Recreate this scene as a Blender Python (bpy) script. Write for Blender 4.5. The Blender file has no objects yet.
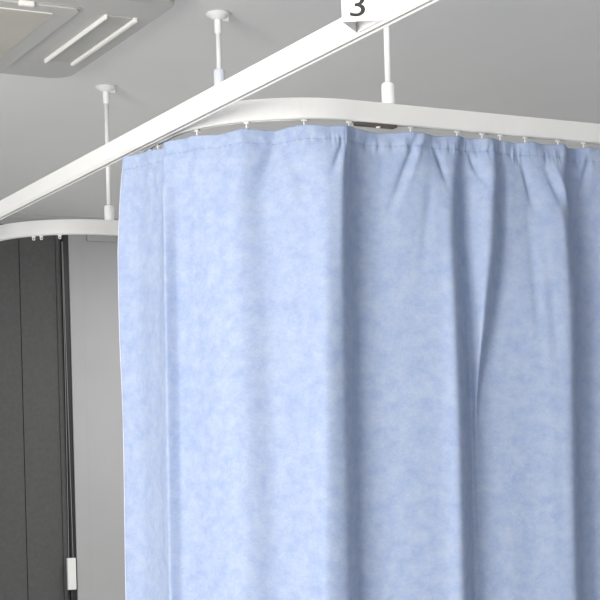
import bpy, bmesh, math, random
from math import sin, cos, pi, radians
from mathutils import Vector, Matrix, noise

random.seed(4)
SC = bpy.context.scene
COL = SC.collection

# ------------------------------------------------------------------ materials
def mat(name, rgb, rough=0.5, var=0.04, scale=6.0, bump=0.0, bscale=200.0, spec=0.4, metal=0.0):
    m = bpy.data.materials.new(name); m.use_nodes = True
    nt = m.node_tree; b = nt.nodes['Principled BSDF']
    b.inputs['Roughness'].default_value = rough
    b.inputs['Specular IOR Level'].default_value = spec
    b.inputs['Metallic'].default_value = metal
    tc = nt.nodes.new('ShaderNodeTexCoord')
    n = nt.nodes.new('ShaderNodeTexNoise'); n.inputs['Scale'].default_value = scale; n.inputs['Detail'].default_value = 5
    r = nt.nodes.new('ShaderNodeValToRGB')
    r.color_ramp.elements[0].position = .3; r.color_ramp.elements[1].position = .7
    r.color_ramp.elements[0].color = [c*(1-var) for c in rgb]+[1]
    r.color_ramp.elements[1].color = [min(1, c*(1+var)) for c in rgb]+[1]
    nt.links.new(tc.outputs['Object'], n.inputs['Vector'])
    nt.links.new(n.outputs['Fac'], r.inputs['Fac'])
    nt.links.new(r.outputs['Color'], b.inputs['Base Color'])
    if bump:
        n2 = nt.nodes.new('ShaderNodeTexNoise'); n2.inputs['Scale'].default_value = bscale; n2.inputs['Detail'].default_value = 3
        bp = nt.nodes.new('ShaderNodeBump'); bp.inputs['Strength'].default_value = bump; bp.inputs['Distance'].default_value = .002
        nt.links.new(tc.outputs['Object'], n2.inputs['Vector'])
        nt.links.new(n2.outputs['Fac'], bp.inputs['Height'])
        nt.links.new(bp.outputs['Normal'], b.inputs['Normal'])
    return m

def cloth_material(name, dark, mid, light, trans=.12):
    m = bpy.data.materials.new(name); m.use_nodes = True
    nt = m.node_tree; b = nt.nodes['Principled BSDF']
    b.inputs['Roughness'].default_value = .75
    b.inputs['Specular IOR Level'].default_value = .12
    b.inputs['Sheen Weight'].default_value = 0
    b.inputs['Sheen Roughness'].default_value = .5
    tc = nt.nodes.new('ShaderNodeTexCoord')
    n1 = nt.nodes.new('ShaderNodeTexNoise'); n1.inputs['Scale'].default_value = 32; n1.inputs['Detail'].default_value = 9
    n1.inputs['Roughness'].default_value = .72; n1.inputs['Distortion'].default_value = .1
    mp = nt.nodes.new('ShaderNodeMapping'); mp.inputs['Scale'].default_value = (1, 1, 1.15)
    nt.links.new(tc.outputs['Object'], mp.inputs['Vector']); nt.links.new(mp.outputs['Vector'], n1.inputs['Vector'])
    r = nt.nodes.new('ShaderNodeValToRGB'); e = r.color_ramp.elements
    e[0].position = .36; e[0].color = (*dark, 1)
    e[1].position = .64; e[1].color = (*light, 1)
    k = e.new(.5); k.color = (*mid, 1)
    nt.links.new(n1.outputs['Fac'], r.inputs['Fac'])
    n2 = nt.nodes.new('ShaderNodeTexNoise'); n2.inputs['Scale'].default_value = 420; n2.inputs['Detail'].default_value = 2
    nt.links.new(tc.outputs['Object'], n2.inputs['Vector'])
    mx = nt.nodes.new('ShaderNodeMixRGB'); mx.blend_type = 'OVERLAY'; mx.inputs['Fac'].default_value = .12
    nt.links.new(r.outputs['Color'], mx.inputs['Color1']); nt.links.new(n2.outputs['Fac'], mx.inputs['Color2'])
    nt.links.new(mx.outputs['Color'], b.inputs['Base Color'])
    bp = nt.nodes.new('ShaderNodeBump'); bp.inputs['Strength'].default_value = .15; bp.inputs['Distance'].default_value = .001
    nt.links.new(n2.outputs['Fac'], bp.inputs['Height']); nt.links.new(bp.outputs['Normal'], b.inputs['Normal'])
    return m

M_WHITE = mat('white_enamel', (.77, .77, .76), .38, .015, 9)
M_PLASTIC = mat('white_plastic', (.89, .90, .90), .42, .015, 30)
M_BLUEWHITE = mat('cool_white_plastic', (.80, .84, .93), .4, .01, 30)
M_ROD = mat('bright_white_rod', (.90, .90, .90), .35, .01, 30)
M_THREAD = mat('blue_thread', (.20, .29, .47), .7, .08, 90)
M_NYLON = mat('milky_nylon', (.90, .90, .89), .35, .02, 60)
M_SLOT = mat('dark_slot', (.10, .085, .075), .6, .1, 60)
M_CEIL = mat('ceiling_paint', (.81, .81, .805), .95, .02, 2.2, .1, 260, .1)
M_WALL = mat('wall_paint', (.40, .405, .405), .9, .03, 3, .1, 240, .15)
M_TRIM = mat('trim_paint', (.44, .44, .44), .7, .02, 8, 0, 1, .2)
M_FLOOR = mat('vinyl_floor', (.74, .735, .72), .45, .06, 4)
M_BLIND = mat('charcoal_blind_fabric', (.10, .10, .10), .85, .06, 60, .2, 500, .1)
M_BLINDRAIL = mat('grey_headrail', (.16, .16, .16), .5, .03, 30)
M_FRAME_SHADE = mat('dark_frame_and_gap_shade', (.03, .03, .032), .5, .05, 20)
M_CORD = mat('grey_cord', (.24, .24, .24), .7, .05, 90)
M_DARKCORD = mat('dark_cord', (.05, .05, .05), .7, .05, 90)
M_WEIGHT = mat('white_cord_weight', (.80, .80, .78), .45, .02, 40)
M_AC = mat('grey_air_panel', (.50, .50, .49), .55, .02, 5)
M_ACGRILLE = mat('beige_air_grille', (.50, .49, .44), .6, .03, 8)
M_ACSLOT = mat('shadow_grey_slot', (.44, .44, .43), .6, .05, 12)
M_ACLIP = mat('white_slot_lip', (.90, .89, .86), .4, .02, 20)
M_SIGN = mat('white_sign_plate', (.90, .90, .90), .35, .01, 15)
M_INK = mat('black_ink', (.02, .02, .022), .5, .1, 80)
M_CLOTH = cloth_material('mottled_blue_cloth', (.272, .345, .522), (.314, .383, .542), (.360, .424, .562))
M_SELV = cloth_material('pale_selvedge_cloth', (.56, .57, .70), (.60, .60, .72), (.64, .64, .74))

mg = bpy.data.materials.new('window_glass'); mg.use_nodes = True
_b = mg.node_tree.nodes['Principled BSDF']
_b.inputs['Base Color'].default_value = (.02, .022, .025, 1); _b.inputs['Roughness'].default_value = .08

# ------------------------------------------------------------------ helpers
def obj(name, bm, material, parent=None, smooth=False, bevel=0.0, loc=None):
    me = bpy.data.meshes.new(name)
    if smooth:
        for f in bm.faces: f.smooth = True
    bm.normal_update(); bm.to_mesh(me); bm.free()
    me.materials.append(material)
    o = bpy.data.objects.new(name, me); COL.objects.link(o)
    if parent: o.parent = parent
    if loc: o.location = loc
    if bevel:
        b = o.modifiers.new('bevel', 'BEVEL'); b.width = bevel; b.segments = 3
        b.limit_method = 'ANGLE'; b.angle_limit = radians(40)
    return o

def tag(o, label=None, cat=None, group=None, kind=None):
    if label: o['label'] = label
    if cat: o['category'] = cat
    if group: o['group'] = group
    if kind: o['kind'] = kind
    return o

def empty(name, loc, label, cat, group=None, rz=0):
    o = bpy.data.objects.new(name, None); COL.objects.link(o)
    o.location = loc; o.rotation_euler = (0, 0, rz); o.empty_display_size = .05
    return tag(o, label, cat, group)

def box(bm, x0, x1, y0, y1, z0, z1):
    v = [bm.verts.new(p) for p in ((x0,y0,z0),(x1,y0,z0),(x1,y1,z0),(x0,y1,z0),(x0,y0,z1),(x1,y0,z1),(x1,y1,z1),(x0,y1,z1))]
    for q in ((3,2,1,0),(4,5,6,7),(0,1,5,4),(1,2,6,5),(2,3,7,6),(3,0,4,7)):
        bm.faces.new([v[i] for i in q])
    return bm

def bx(*a):
    return box(bmesh.new(), *a)

def lathe(prof, n=28, bm=None, c=(0,0,0)):
    bm = bm or bmesh.new(); rings = []
    for r, z in prof:
        rings.append([bm.verts.new((c[0]+r*cos(2*pi*i/n), c[1]+r*sin(2*pi*i/n), c[2]+z)) for i in range(n)])
    for a, b in zip(rings, rings[1:]):
        for i in range(n):
            bm.faces.new((a[i], a[(i+1) % n], b[(i+1) % n], b[i]))
    bm.faces.new(list(reversed(rings[0]))); bm.faces.new(rings[-1])
    bmesh.ops.recalc_face_normals(bm, faces=bm.faces)
    return bm

def tube(pts, r, n=8, bm=None):
    bm = bm or bmesh.new(); rings = []
    pts = [Vector(p) for p in pts]
    for i, p in enumerate(pts):
        t = (pts[min(i+1, len(pts)-1)] - pts[max(i-1, 0)]).normalized()
        ref = Vector((0, 1, 0)) if abs(t.y) < .9 else Vector((1, 0, 0))
        u = t.cross(ref).normalized(); w = t.cross(u)
        rings.append([bm.verts.new(p + r*(cos(2*pi*k/n)*u + sin(2*pi*k/n)*w)) for k in range(n)])
    for a, b in zip(rings, rings[1:]):
        for k in range(n): bm.faces.new((a[k], a[(k+1) % n], b[(k+1) % n], b[k]))
    bm.faces.new(rings[0]); bm.faces.new(list(reversed(rings[-1])))
    bmesh.ops.recalc_face_normals(bm, faces=bm.faces)
    return bm

def sweep(path, profile, z):
    """sweep a closed (outward offset, height) profile along a plan polyline; outward is the left of travel turned towards the room"""
    bm = bmesh.new(); rings = []
    P = [Vector((p[0], p[1])) for p in path]
    for i, p in enumerate(P):
        d0 = (P[i]-P[i-1]).normalized() if i else (P[1]-P[0]).normalized()
        d1 = (P[i+1]-P[i]).normalized() if i+1 < len(P) else d0
        t = (d0+d1).normalized(); nrm = Vector((t.y, -t.x)); k = 1/max(.5, t.dot(d0))
        rings.append([bm.verts.new((p.x+nrm.x*u*k, p.y+nrm.y*u*k, z+h)) for u, h in profile])
    n = len(profile)
    for a, b in zip(rings, rings[1:]):
        for k in range(n): bm.faces.new((a[k], a[(k+1) % n], b[(k+1) % n], b[k]))
    bm.faces.new(rings[0]); bm.faces.new(list(reversed(rings[-1])))
    bmesh.ops.recalc_face_normals(bm, faces=bm.faces)
    return bm

# ------------------------------------------------------------------ sizes (metres)
CEIL = 2.5625
RAIL_TOP = 2.143
WALLB = 7.1125
WALLR = 4.2

# ------------------------------------------------------------------ the room
tag(obj('floor', bx(-3.0, WALLR+.12, -2.5, WALLB+.3, -.1, 0), M_FLOOR), kind='structure')
tag(obj('ceiling', bx(-3.0, WALLR+.12, -2.5, WALLB+.3, CEIL, CEIL+.1), M_CEIL), kind='structure')
OPL, OPR, OPB, OPT = .9, 2.556, .3, 2.515
bm = bmesh.new()
box(bm, -3.0, OPL, WALLB, WALLB+.18, 0, CEIL)
box(bm, OPR, WALLR, WALLB, WALLB+.18, 0, CEIL)
box(bm, OPL, OPR, WALLB, WALLB+.18, 0, OPB)
box(bm, OPL, OPR, WALLB, WALLB+.18, OPT, CEIL)
tag(obj('wall_back', bm, M_WALL), kind='structure')
tag(obj('wall_right', bx(WALLR, WALLR+.12, -2.5, WALLB+.18, 0, CEIL), M_WALL), kind='structure')
# cornice along the top of the back wall and the flat casing beside the window
tag(obj('trim_1', sweep([(-3.0, WALLB), (WALLR, WALLB)], [(0, 0), (.02, 0), (.02, -.012), (.012, -.02), (0, -.02)], CEIL), M_TRIM), kind='structure')
tag(obj('trim_2', bx(OPR, 2.625, WALLB-.0015, WALLB, 0, CEIL-.02), M_WALL, bevel=.0007), kind='structure')
tag(obj('trim_3', bx(2.645, 2.79, WALLB-.016, WALLB, 2.452, 2.50), M_WALL, bevel=.002), kind='structure')
# window: dark frame and pane deep in the opening
bm = bmesh.new()
for a in ((OPL, OPL+.05, OPB, OPT), (OPR-.05, OPR, OPB, OPT), (OPL, OPR, OPB, OPB+.05), (OPL, OPR, OPT-.05, OPT), (1.70, 1.75, OPB, OPT)):
    box(bm, a[0], a[1], WALLB+.12, WALLB+.16, a[2], a[3])
box(bm, 2.5295, OPR, WALLB+.006, WALLB+.12, OPB, OPT)  # dark strip standing in for the deep shade beside the blind
w = tag(obj('window_1', bm, M_FRAME_SHADE), kind='structure')
obj('window_pane', bx(OPL+.04, OPR-.04, WALLB+.137, WALLB+.143, OPB+.04, OPT-.04), mg, w)

# ------------------------------------------------------------------ vertical blind in the window opening
vb = empty('vertical_blind', (1.7, WALLB+.03, OPT), 'closed charcoal vertical blind covering the window in the back wall', 'blind')
def local(root, bm):
    bmesh.ops.translate(bm, verts=bm.verts, vec=-Vector(root.location)); return bm
obj('headrail', local(vb, bx(OPL+.01, 2.527, WALLB+.01, WALLB+.05, OPT-.035, OPT)), M_BLINDRAIL, vb, bevel=.003)
def slat(x0, x1, name='slat'):
    bm = bmesh.new(); n = 8; z0, z1 = .34, OPT-.032
    for th in (0, 1):
        rows = []
        for k in range(n+1):
            t = k/n; x = x0+(x1-x0)*t
            y = WALLB+.018 + .006*(2*t-1)**2 + .0012*th
            rows.append((bm.verts.new((x, y, z0)), bm.verts.new((x, y, z1))))
        for a, b in zip(rows, rows[1:]):
            bm.faces.new((a[0], b[0], b[1], a[1]))
    bmesh.ops.bridge_loops(bm, edges=[e for e in bm.edges if e.is_boundary])
    bmesh.ops.recalc_face_normals(bm, faces=bm.faces)
    return obj(name, local(vb, bm), M_BLIND, vb)
x = 2.497
while x-.176 > OPL:
    slat(x-.1725, x); x -= .176
slat(2.4995, 2.5255, 'edge_slat')
# pull cords with their white weight
pc = empty('blind_pull_cord', (2.525, WALLB-.012, .89), 'pair of thin pull cords with white rectangular weight beside the dark blind', 'cord')
for xa, xb in ((2.5235, 2.5135), (2.5265, 2.5345)):
    pts = [(xa+(xb-xa)*t**1.3, WALLB-.010+.012*(1-t)**2, 2.445-(2.445-.96)*t) for t in [i/14 for i in range(15)]]
    obj('cord', local(pc, tube(pts, .0019, 6)), M_CORD, pc)
wt = obj('weight', local(pc, bx(2.503, 2.544, WALLB-.022, WALLB-.004, .820, .968)), M_WEIGHT, pc, bevel=.003)
obj('tail_cord', local(pc, tube([(2.5235, WALLB-.012, .822), (2.5225, WALLB-.012, .6), (2.522, WALLB-.012, .42)], .0035, 6)), M_DARKCORD, pc)

# ------------------------------------------------------------------ ceiling air-conditioner panel
ZA = 2.525
A0, A1, B0, B1 = .770, 1.632, 3.645, 4.512
ac = empty('air_conditioner', ((A0+A1)/2, (B0+B1)/2, CEIL), 'grey square air conditioner panel set into the ceiling at upper left', 'air conditioner')
def rounded(x0, x1, y0, y1, r, z0, z1, inset=0.0, n=7):
    bm = bmesh.new(); lo = []; hi = []
    for cx, cy, a0 in ((x1-r, y1-r, 0), (x0+r, y1-r, 90), (x0+r, y0+r, 180), (x1-r, y0+r, 270)):
        for k in range(n):
            a = radians(a0+90*k/(n-1))
            lo.append(bm.verts.new((cx+(r-inset)*cos(a), cy+(r-inset)*sin(a), z0)))
            hi.append(bm.verts.new((cx+r*cos(a), cy+r*sin(a), z1)))
    m = len(lo)
    for i in range(m): bm.faces.new((lo[i], lo[(i+1) % m], hi[(i+1) % m], hi[i]))
    bm.faces.new(list(reversed(lo))); bm.faces.new(hi)
    bmesh.ops.recalc_face_normals(bm, faces=bm.faces)
    return bm
obj('panel', local(ac, rounded(A0, A1, B0, B1, .07, ZA, CEIL, .004)), M_AC, ac, bevel=.004)
CX = 1.2
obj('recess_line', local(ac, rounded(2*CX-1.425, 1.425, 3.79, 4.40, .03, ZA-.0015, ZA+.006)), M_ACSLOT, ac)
obj('cover_frame', local(ac, rounded(2*CX-1.419, 1.419, 3.796, 4.394, .026, ZA-.006, ZA+.006, .003)), M_AC, ac, bevel=.0015)
obj('grille_rim', local(ac, rounded(2*CX-1.360, 1.360, 3.850, 4.35, .006, ZA-.0075, ZA+.004)), M_ACLIP, ac)
gr = obj('grille', local(ac, rounded(2*CX-1.3575, 1.3575, 3.8525, 4.3475, .005, ZA-.009, ZA+.004)), M_ACGRILLE, ac)
obj('latch', local(ac, bx(1.252, 1.290, 3.788, 3.803, ZA-.012, ZA)), M_ACLIP, ac, bevel=.002)
obj('corner_clip', local(ac, bx(1.497, 1.548, 3.655, 3.682, ZA-.004, ZA+.003)), M_ACSLOT, ac, bevel=.0015)
for sgn in (1, -1):
    def fx(a, b):
        a, b = (a, b) if sgn > 0 else (2*CX-b, 2*CX-a); return a, b
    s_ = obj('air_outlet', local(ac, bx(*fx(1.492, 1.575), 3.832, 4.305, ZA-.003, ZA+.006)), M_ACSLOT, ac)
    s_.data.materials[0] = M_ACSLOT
    for a in ((1.490, 1.4965), (1.568, 1.579)):
        obj('outlet_lip', local(ac, bx(*fx(*a), 3.828, 4.309, ZA-.011, ZA+.003)), M_ACLIP, s_, bevel=.002).location = (0, 0, 0)

# ------------------------------------------------------------------ curtain rails
# profile seen in section: (offset towards the room, height below the top)
PROF = [(.0123, 0), (.0123, -.0355), (.0060, -.0425), (.0040, -.0445), (.0040, -.0375), (-.0040, -.0375), (-.0040, -.0455), (-.0085, -.0455), (-.0120, -.0400), (-.0120, 0)]
PROFC = [(.0120, 0), (.0120, -.0425), (.0090, -.0450), (.0040, -.0450), (.0040, -.037), (-.0040, -.037), (-.0040, -.0450), (-.0090, -.0450), (-.0120, -.0425), (-.0120, 0)]
def rail(name, path, prof, label, groove=True):
    z = RAIL_TOP
    o = obj(name, sweep(path, prof, z), M_WHITE, bevel=.0012)
    o['label'] = label; o['category'] = 'curtain rail'
    d = -prof[4][1]
    h = prof[4][0]-.0003
    obj('runner_groove', sweep(path, [(h, -d+.0015), (h, -d-.0006), (-h, -d-.0006), (-h, -d+.0015)], z), M_SLOT, o)
    for e in (0, -1):
        p = Vector(path[e]); q = Vector(path[1 if e == 0 else -2]); t = (p-q).normalized()
        p0, p1 = p-t*.004, p+t*.004
        obj('end_cap', sweep([tuple(p0), tuple(p1)] if e else [tuple(p1), tuple(p0)], [(.0138, .0015), (.0138, -.0465), (-.0138, -.0465), (-.0138, .0015)], z), M_PLASTIC, o, bevel=.002)
    return o
SX = 1.393+.0123
rail('straight_curtain_rail', [(SX, WALLB-.006), (SX, 5), (SX, 3.6), (SX, 2), (SX, -.4)][::-1][::-1], PROF,
     'long straight white curtain rail crossing the photo diagonally in front, carrying the number sign')
# bay rails: front leg, quarter bend, leg to the right wall
FX, RY, BC, BR = 1.4325, 2.993, (1.72, 3.281), .288
def bay_path(fx_, c, r, b_end, a_end=WALLR-.006):
    p = [(fx_, b_end)]
    for k in range(25):
        t = (pi/2)*k/24; p.append((c[0]-r*cos(t), c[1]-r*sin(t)))
    return p + [(c[0]+.4, c[1]-r), (a_end, c[1]-r)]
bay = rail('curved_curtain_rail', bay_path(BC[0]-BR, BC, BR, 3.45), PROFC,
     'white curtain rail with rounded corner directly above the blue curtain')
obj('dark_plate', bx(1.735, 1.835, RY-.010, RY+.010, RAIL_TOP-.0515, RAIL_TOP-.0445), M_SLOT, bay, bevel=.002)  # thin dark plate under the rail, with a small pale stud
obj('pale_stud', lathe([(.0030, -.0025), (.0050, -.0015), (.0055, .001)], 16, c=(1.79, RY-.003, RAIL_TOP-.0515)), M_ACLIP, bay, True)
FC, FR = (1.81, 4.969), .288
rail('curved_curtain_rail', bay_path(FC[0]-FR, FC, FR, 5.6), PROFC,
     'white curved curtain rail of the bay behind, left of the blue curtain')

# ------------------------------------------------------------------ ceiling hangers
def hanger(x, y, zfoot, label, coupler_mat, nut=False):
    root = empty('rail_hanger', (x, y, zfoot), label, 'ceiling hanger', 'white ceiling rods carrying the rails')
    H = CEIL-zfoot
    bm = lathe([(.031, 0), (.0325, -.003), (.031, -.006), (.022, -.012), (.016, -.016), (.011, -.018)], 32, c=(0, 0, H))
    obj('ceiling_flange', bm, M_PLASTIC, root, True, .0008)
    obj('flange_lug', bx(.010, .030, -.006, .006, H-.020, H-.006), M_PLASTIC, root, bevel=.002)
    obj('top_sleeve', lathe([(.0085, -.055), (.0098, -.052), (.0100, -.017), (.0115, -.016), (.0115, -.012)], 24, c=(0, 0, H)), M_PLASTIC, root, True, .0005)
    obj('rod', lathe([(.0067, .02), (.0067, H-.03)], 20), M_ROD, root, True)
    obj('coupler', lathe([(.0148, 0), (.0152, .002), (.0150, .042), (.0138, .0455), (.011, .0475), (.007, .0478)], 28), coupler_mat, root, True, .0005)
    return root
hanger(1.820, 2.9937, RAIL_TOP, 'white ceiling rod beside the number sign, standing on the rail over the curtain', M_PLASTIC)
h2 = hanger(1.806, 3.825, 2.366, 'middle white ceiling rod with cool white coupler seen above the straight rail', M_BLUEWHITE)
bm = bx(.002, .014, -.815, .839, -.034, -.018)
obj('lower_neck', lathe([(.0065, -.03), (.0065, .004)], 16), M_WHITE, h2, True)
obj('tie_bar', bm, M_WHITE, h2, bevel=.002)
hanger(1.818, 4.681, RAIL_TOP, 'white ceiling rod left of the curtain, standing on the far curved rail', M_PLASTIC)

# ------------------------------------------------------------------ bed number sign
sp = [Vector((1.3352, 2.3399)), Vector((1.3925, 2.3023)), Vector((1.3925, 2.390))]
Z0, Z1 = 2.1018, 2.160
sg = empty('bed_number_sign', (1.3925, 2.346, Z0), 'white wedge shaped number 3 sign clipped to the straight rail', 'sign')
cen = (sp[0]+sp[1]+sp[2])/3
bm = bmesh.new(); ring = []
inner = [cen+(p-cen)*.95 for p in sp]
lv = [[bm.verts.new((p.x, p.y, z)) for p in pts] for pts, z in ((sp, Z0), (sp, Z1), (inner, Z0), (inner, Z1-.002))]
for i in range(3):
    j = (i+1) % 3
    bm.faces.new((lv[0][i], lv[0][j], lv[1][j], lv[1][i]))
    bm.faces.new((lv[2][j], lv[2][i], lv[3][i], lv[3][j]))
    bm.faces.new((lv[0][j], lv[0][i], lv[2][i], lv[2][j]))
bm.faces.new(lv[1]); bm.faces.new(list(reversed(lv[3])))
bmesh.ops.recalc_face_normals(bm, faces=bm.faces)
obj('plate', local(sg, bm), M_SIGN, sg)
cu = bpy.data.curves.new('numeral_curve', 'FONT'); cu.body = '3'; cu.size = .054; cu.extrude = .0003; cu.offset = .0001; cu.align_x = 'CENTER'
to = bpy.data.objects.new('numeral_curve', cu); COL.objects.link(to)
bpy.context.view_layer.update()
me = bpy.data.meshes.new_from_object(to.evaluated_get(bpy.context.evaluated_depsgraph_get()))
bpy.data.objects.remove(to)
me.materials.clear(); me.materials.append(M_INK)
d = (sp[1]-sp[0]).normalized(); nn = Vector((d.y, -d.x))
pos = sp[0]+d*.027+nn*.0006
num = bpy.data.objects.new('numeral', me); COL.objects.link(num); num.parent = sg
mw = Matrix(((d.x*1.3, 0, nn.x, pos.x), (d.y*1.3, 0, nn.y, pos.y), (0, 1, 0, Z0+.0085), (0, 0, 0, 1)))
num.matrix_local = Matrix.Translation(-Vector(sg.location)) @ mw
num['label'] = 'black numeral 3'

# ------------------------------------------------------------------ the curtain
ZL = [2.082, 1.9661, 1.851, 1.7047, 1.4542, 1.0795]
FOLDS = [
  ([0.1483, 0.1339, 0.1289, 0.1248, 0.1195, 0.1118], [0.055, 0.06, 0.065, 0.065, 0.06, 0.06]),
  ([0.2058, 0.1966, 0.1961, 0.192, 0.1928, 0.1851], [0.03, 0.032, 0.035, 0.035, 0.035, 0.035]),
  ([0.3108, 0.3044, 0.2961, 0.2971, 0.2932, 0.2852], [0.02, 0.023, 0.03, 0.037, 0.04, 0.04]),
  ([0.3447, 0.3538, 0.3586, 0.3587, 0.3551, 0.3497], [0.042, 0.05, 0.053, 0.055, 0.055, 0.055]),
  ([0.3763, 0.3714, 0.3664, 0.3636, 0.3598, 0.3541], [0.025, 0.025, 0.025, 0.025, 0.025, 0.025]),
  ([0.4028, 0.4038, 0.409, 0.4129, 0.4098, 0.405], [0.008, 0.01, 0.01, 0.01, 0.01, 0.01]),
  ([0.5127, 0.515, 0.5168, 0.5172, 0.5183, 0.5149], [0.008, 0.02, 0.026, 0.031, 0.034, 0.034]),
  ([0.5749, 0.579, 0.5835, 0.5892, 0.5891, 0.5857], [-0.01, -0.008, -0.003, 0.002, 0.002, 0.002]),
  ([0.6636, 0.6642, 0.6614, 0.6616, 0.6614, 0.6582], [0.015, 0.02, 0.02, 0.022, 0.022, 0.022]),
  ([0.7152, 0.7088, 0.7037, 0.6981, 0.6923, 0.6837], [0.03, 0.043, 0.045, 0.046, 0.046, 0.046]),
  ([0.744, 0.7312, 0.7268, 0.7245, 0.7233, 0.7184], [0.03, 0.046, 0.045, 0.041, 0.038, 0.037]),
  ([0.7618, 0.7526, 0.7526, 0.7545, 0.7525, 0.7489], [0.015, 0.018, 0.016, 0.013, 0.012, 0.012]),
  ([0.7834, 0.7879, 0.7918, 0.7935, 0.7909, 0.7871], [0.002, -0.012, -0.016, -0.018, -0.018, -0.018]),
  ([0.8253, 0.8289, 0.8316, 0.8353, 0.8404, 0.8391], [0.003, -0.009, -0.011, -0.012, -0.012, -0.012]),
  ([0.9018, 0.8983, 0.9004, 0.9023, 0.9023, 0.8985], [0.015, 0.015, 0.01, 0.008, 0.008, 0.008]),
  ([0.9815, 0.9715, 0.9705, 0.9712, 0.9712, 0.9674], [0.02, 0.03, 0.03, 0.03, 0.03, 0.03]),
  ([1.0301, 1.0074, 1.0006, 1.0006, 1.0013, 1.0], [0.018, 0.035, 0.04, 0.045, 0.048, 0.048]),
  ([1.0526, 1.0523, 1.0567, 1.0622, 1.0684, 1.0695], [0.008, 0.003, -0.001, -0.004, -0.009, -0.012]),
  ([1.0834, 1.0791, 1.0755, 1.077, 1.0745, 1.0783], [0.014, 0.015, 0.015, 0.006, -0.006, -0.013]),
  ([1.132, 1.1132, 1.1041, 1.0902, 1.0785, 1.085], [0.022, 0.04, 0.04, 0.03, 0.0, -0.011]),
  ([1.1595, 1.1607, 1.1577, 1.1394, 1.0955, 1.0965], [0.006, 0.003, 0.002, -0.002, -0.005, -0.008]),
  ([1.1897, 1.1825, 1.1768, 1.1647, 1.1417, 1.1353], [0.01, 0.015, 0.01, 0.005, 0.003, 0.003]),
  ([1.2187, 1.2219, 1.2223, 1.219, 1.2193, 1.2156], [0.016, 0.018, 0.02, 0.022, 0.022, 0.022]),
  ([1.2744, 1.2785, 1.2795, 1.277, 1.2717, 1.268], [0.024, 0.04, 0.045, 0.042, 0.042, 0.042]),
  ([1.3182, 1.3029, 1.3052, 1.3118, 1.3065, 1.3028], [0.026, 0.045, 0.052, 0.052, 0.052, 0.052]),
  ([1.3477, 1.3578, 1.3737, 1.3776, 1.3724, 1.3718], [0.006, 0.003, 0.0, 0.0, 0.0, 0.0]),
  ([1.3774, 1.3838, 1.402, 1.406, 1.4007, 1.4002], [0.005, 0.003, 0.001, 0.001, 0.001, 0.001]),
  ([1.4417, 1.4387, 1.4408, 1.4449, 1.4425, 1.439], [0.016, 0.015, 0.015, 0.015, 0.015, 0.015]),
  ([1.5484, 1.5271, 1.5251, 1.5292, 1.5298, 1.5293], [0.024, 0.045, 0.05, 0.05, 0.05, 0.05]),
  ([1.5847, 1.5828, 1.5893, 1.5953, 1.5961, 1.5958], [0.006, 0.0, -0.005, -0.007, -0.007, -0.007]),
  ([1.7092, 1.7017, 1.6978, 1.7023, 1.7032, 1.703], [0.016, 0.02, 0.02, 0.02, 0.02, 0.02]),
  ([1.8368, 1.829, 1.8251, 1.8297, 1.8308, 1.8308], [0.016, 0.02, 0.02, 0.02, 0.02, 0.02]),
]
HOOKS = [0.1814, 0.229, 0.4137, 0.5429, 0.6677, 0.7699, 0.9255, 1.0475, 1.1148, 1.1639, 1.2333, 1.3267, 1.4004, 1.5687]
RUNNERS = [(1.601, 4.771), (1.620, 4.753), (1.668, 4.7185)]
LP = (120, 50, .27)
EXPO = 0.15
SA = 3.6-BC[1]; SB = SA+BR*pi/2
def on_path(s):
    """point and outward normal of the rail centre line at arc length s from the curtain's open end"""
    if s < SA: return Vector((BC[0]-BR, 3.6-s)), Vector((-1, 0))
    if s < SB:
        t = (s-SA)/BR; n = Vector((-cos(t), -sin(t))); return Vector(BC)+n*BR, n
    return Vector((BC[0]+s-SB, BC[1]-BR)), Vector((0, -1))

def pchip(xs, ys):
    n = len(xs); h = [xs[i+1]-xs[i] for i in range(n-1)]; dl = [(ys[i+1]-ys[i])/h[i] for i in range(n-1)]
    m = [0.0]*n; m[0] = dl[0]; m[-1] = dl[-1]
    for i in range(1, n-1):
        if dl[i-1]*dl[i] > 0:
            w1 = 2*h[i]+h[i-1]; w2 = h[i]+2*h[i-1]; m[i] = (w1+w2)/(w1/dl[i-1]+w2/dl[i])
    def f(x):
        if x <= xs[0]: return ys[0]
        if x >= xs[-1]: return ys[-1]
        i = 0
        while x > xs[i+1]: i += 1
        t = (x-xs[i])/h[i]; a = 1-t
        return ys[i]*(1+2*t)*a*a + m[i]*h[i]*t*a*a + ys[i+1]*t*t*(3-2*t) - m[i+1]*h[i]*t*t*a
    return f
SUB = 14
NC = (len(FOLDS)-1)*SUB+1
zrev = ZL[::-1]
TOPZ = 2.0835
HEAD = .030
rows_z = [TOPZ-HEAD*k/8 for k in range(9)]
z = TOPZ-HEAD
step = .004
while z > 1.0:
    z -= step; rows_z.append(z); step = min(.016, step*1.06)
while z > .36:
    z -= .05; rows_z.append(z)
colS = [pchip(zrev, f[0][::-1]) for f in FOLDS]
colN = [pchip(zrev, f[1][::-1]) for f in FOLDS]
idx = list(range(len(FOLDS)))
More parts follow.
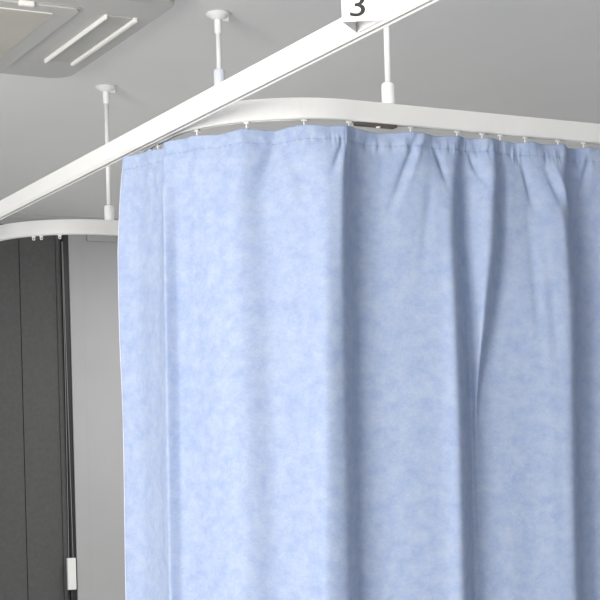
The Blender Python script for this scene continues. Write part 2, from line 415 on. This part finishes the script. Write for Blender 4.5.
# drag wrinkles below the header: (arc length, height, slant ds/dz, width, length, depth)
DRAG = [(.592, 2.03, .30, .015, .055, -.009), (.632, 2.03, -.38, .014, .055, -.007), (.61, 2.01, 0, .016, .035, -.006),
        (.905, 2.01, .38, .008, .085, -.0065), (.925, 2.03, .30, .007, .045, .004), (.73, 2.02, .35, .007, .035, -.005),
        (.76, 2.0, -.1, .008, .05, .003), (.47, 2.03, .25, .012, .04, -.004), (.50, 2.02, -.3, .01, .04, -.003),
        (.245, 2.03, -.35, .009, .045, -.005), (1.085, 2.02, -.4, .008, .05, -.005), (1.225, 1.99, -.25, .008, .06, -.004),
        (1.235, 1.75, -.05, .011, .13, -.0025), (1.27, 1.70, -.08, .011, .12, -.002), (1.285, 1.98, -.35, .010, .05, -.0045),
        (1.31, 1.97, -.30, .006, .05, .004), (.985, 2.02, -.25, .007, .04, -.005), (1.40, 2.03, .3, .008, .04, -.004),
        (.36, 2.03, .3, .008, .04, -.004), (.66, 1.95, .1, .012, .08, -.003), (.95, 1.9, .1, .012, .10, -.003)]
def puckers(s, zz):
    top = TOPZ-zz
    g = 0.0
    w = math.exp(-((top-HEAD)/.016)**2)
    g += .0060*w*noise.noise(Vector((s*62, zz*12, 1.7)))
    g += .0036*w*noise.noise(Vector((s*160, zz*20, 4.1)))
    w2 = math.exp(-top/.11)
    g += .0030*w2*noise.noise(Vector((s*34, zz*5, 9.3)))
    g += .0018*noise.noise(Vector((s*11, zz*2.2, 2.2)))
    for s0, z0, sl, wd, ln, dp in DRAG:
        dz = zz-z0
        if abs(dz) < ln*2.2:
            ds = s-(s0+sl*dz)
            if abs(ds) < wd*3: g += 1.5*dp*math.exp(-(ds/wd)**2-(dz/ln)**2)
    return g
def sag(s):
    # the top hem dips between hooks
    ks = [h for h in HOOKS]
    lo = max([k for k in ks if k <= s], default=None); hi = min([k for k in ks if k > s], default=None)
    if lo is None or hi is None or hi-lo < .05: return 0
    t = (s-lo)/(hi-lo); return -.0035*sin(pi*t)*(hi-lo)/.12
def hookwave(s):
    lo = max([k for k in HOOKS if k <= s], default=None); hi = min([k for k in HOOKS if k > s], default=None)
    if lo is None or hi is None: return 0
    return cos(2*pi*(s-lo)/(hi-lo))*min(1, (hi-lo)/.12)
grid = []
for zi, zz in enumerate(rows_z):
    fs = pchip(idx, [c_(zz) for c_ in colS]); fn = pchip(idx, [c_(zz) for c_ in colN])
    row = []
    S_ = [fs(c_/SUB) for c_ in range(NC)]; N_ = [fn(c_/SUB) for c_ in range(NC)]
    for _ in range(2):
        for L in (S_, N_):
            src = L[:]
            for c_ in range(1, NC-1):
                k = min(2, c_, NC-1-c_)
                L[c_] = sum(src[c_-k:c_+k+1])/(2*k+1)
    for c_ in range(NC):
        s, n_ = S_[c_], N_[c_]
        p, nr = on_path(s)
        d_ = n_+puckers(s, zz)
        # pinched along the header stitching
        d_ += -.0022*math.exp(-((TOPZ-zz-HEAD)/.006)**2)*(.6+noise.noise(Vector((s*120, 3, 5))))
        d_ += .0065*hookwave(s)*math.exp(-max(0, TOPZ-zz-.01)/.05)
        q = p+nr*d_
        row.append((q.x, q.y, zz+sag(s)*max(0, 1-(TOPZ-zz)/.08)))
    grid.append(row)
OR = Vector((BC[0], BC[1], 0))
def cloth(r0, r1, c0, c1, off=0.0, hem=False):
    bm = bmesh.new()
    def pt(i, j):
        p = Vector(grid[i][j])
        if off:
            a = Vector(grid[i][max(j-1, 0)]); b = Vector(grid[i][min(j+1, NC-1)]); t = b-a
            p += Vector((t.y, -t.x, 0)).normalized()*off*(1-((i-r0)/8)**3 if hem else 1)
        return bm.verts.new(p)
    g = [[pt(i, j) for j in range(c0, c1+1)] for i in range(r0, r1+1)]
    for a, b in zip(g, g[1:]):
        for k in range(len(a)-1): bm.faces.new((a[k], b[k], b[k+1], a[k+1]))
    bmesh.ops.translate(bm, verts=bm.verts, vec=-OR)
    return bm
cur = obj('privacy_curtain', cloth(0, len(rows_z)-1, 0, NC-1), M_CLOTH, None, True)
cur.location = OR
tag(cur, 'mottled light blue privacy curtain hanging in soft folds from the curved rail', 'curtain')
md = cur.modifiers.new('thickness', 'SOLIDIFY'); md.thickness = .0012; md.offset = 0
hd = obj('header_band', cloth(0, 8, 0, NC-1, .0012, True), M_CLOTH, cur, True)
md = hd.modifiers.new('thickness', 'SOLIDIFY'); md.thickness = .0006; md.offset = 0
for row in grid:
    row.insert(1, tuple(a+(b-a)*.35 for a, b in zip(row[0], row[1])))
sv = obj('selvedge', cloth(0, len(rows_z)-1, 0, 1, .0006), M_SELV, cur, True)
md = sv.modifiers.new('thickness', 'SOLIDIFY'); md.thickness = .0012; md.offset = 0
sv['label'] = 'pale selvedge along the open edge'

# line of stitches closing the header
bm = bmesh.new(); acc = 0.0; prev = None
ri = 8
def surf(j):
    p = Vector(grid[ri][j]); a = Vector(grid[ri][max(j-1, 0)]); b = Vector(grid[ri][min(j+1, len(grid[ri])-1)]); q = b-a
    return p+Vector((q.y, -q.x, 0)).normalized()*.0012
run = []; on = True
for j in range(2, len(grid[ri])-1):
    p = surf(j)
    if prev is not None: acc += (p-prev).length
    prev = p
    if on:
        run.append(p-OR)
        if acc > .0055 and len(run) > 1:
            tube(run, .0005, 5, bm); run = []; acc = 0; on = False
    elif acc > .0035: on = True; acc = 0; run = [p-OR]
st = obj('stitching', bm, M_THREAD, cur); st['kind'] = 'stuff'
st['label'] = 'darker blue stitches along the header'

# ------------------------------------------------------------------ curtain hooks and runners
ORD = ['first', 'second', 'third', 'fourth', 'fifth', 'sixth', 'seventh', 'eighth', 'ninth', 'tenth', 'eleventh', 'twelfth', 'thirteenth']
RB = RAIL_TOP-.045
def copy_tree(o, parent=None):
    c = o.copy(); COL.objects.link(c)
    if parent: c.parent = parent
    for ch in list(o.children): copy_tree(ch, c)
    return c
def make_hook():
    r = empty('curtain_hook', (0, 0, RB), 'hook', 'curtain hook', 'white hooks along the top of the blue curtain')
    bm = bx(-.0062, .0062, -.0032, .0032, -.0035, .0015)
    obj('runner', bm, M_NYLON, r, bevel=.0015)
    pts = [(0, 0, -.003), (0, 0, -.016), (0, .0005, -.024)]
    pts += [(0, .0045+.004*cos(pi-a), -.026-.004*sin(a)) for a in [pi*k/6 for k in range(7)]]
    pts += [(0, .0085, -.020)]
    obj('hook_wire', tube(pts, .0021, 8), M_NYLON, r, True)
    return r
proto = None
for i, s in enumerate(HOOKS[:13]):
    p, nr = on_path(s)
    o = proto if proto else None
    if proto is None: proto = o = make_hook()
    else: o = copy_tree(proto)
    o.location = (p.x, p.y, RB); o.rotation_euler = (0, 0, math.atan2(nr.x, -nr.y)*1.0)
    o['label'] = '%s white curtain hook counted from the open left edge of the blue curtain' % ORD[i]
# bare runners under the far rail
rp = None
for i, (a, b) in enumerate(RUNNERS):
    if rp is None:
        rp = o = empty('rail_runner', (0, 0, RB), 'r', 'rail runner', 'bare runners under the far rail')
        obj('runner', bx(-.0055, .0055, -.0032, .0032, -.005, .0015), M_NYLON, o, bevel=.0015)
        obj('eyelet', tube([(.004*cos(t), 0, -.009-.004*sin(t)) for t in [2*pi*k/10 for k in range(11)]], .0015, 6), M_NYLON, o, True)
    else: o = copy_tree(rp)
    o.location = (a, b, RB)
    o['label'] = 'small white runner without curtain under the far rail, %s from the left' % ORD[i]

# ------------------------------------------------------------------ light: added key light on the left, added fill lights under the ceiling, soft room light
def area(name, loc, target, sx, sy, power, col=(1, 1, 1)):
    l = bpy.data.lights.new(name, 'AREA'); l.shape = 'RECTANGLE'; l.size = sx; l.size_y = sy; l.energy = power; l.color = col
    o = bpy.data.objects.new(name, l); COL.objects.link(o); o.location = loc
    o.rotation_euler = (Vector(target)-Vector(loc)).to_track_quat('-Z', 'Y').to_euler()
    return o
area('unseen_key_light', (-1.35, 1.3, 1.8), (1.6, 3.1, 1.65), 1.2, 1.2, LP[0], (1, .95, .88))  # unseen area light added inside the room to light curtain and rails
area('unseen_fill_light', (.1, -.7, 2.52), (.1, -.7, 0), 1.2, .4, LP[1])  # unseen downward fills added to brighten floor, ceiling and back wall; no fixtures
area('unseen_fill_light', (-.7, 5.0, 2.52), (-.7, 5.0, 0), 1.2, .4, LP[1]*.55)
area('unseen_fill_light', (3.2, 5.9, 2.52), (3.2, 5.9, 0), 1.2, .4, LP[1]*.5)
w = bpy.data.worlds.new('room_light'); SC.world = w; w.use_nodes = True
w.node_tree.nodes['Background'].inputs['Color'].default_value = (.70, .92, 1.25, 1)
w.node_tree.nodes['Background'].inputs['Strength'].default_value = LP[2]

# ------------------------------------------------------------------ camera: level, slightly rolled, rising front
cam = bpy.data.cameras.new('camera'); co = bpy.data.objects.new('camera', cam); COL.objects.link(co)
cam.sensor_width = 36; cam.sensor_fit = 'HORIZONTAL'; cam.lens = 96
cam.shift_y = 170/600
th = math.atan2(.4662, .8847)
co.matrix_world = Matrix.Translation((0, 0, 1.35)) @ Matrix.Rotation(-th, 4, 'Z') @ Matrix.Rotation(pi/2, 4, 'X') @ Matrix.Rotation(radians(-1.5), 4, 'Z')
SC.camera = co
SC.view_settings.view_transform = 'Standard'; SC.view_settings.look = 'None'
SC.view_settings.gamma = 1; SC.view_settings.use_curve_mapping = False
SC.view_settings.exposure = EXPO
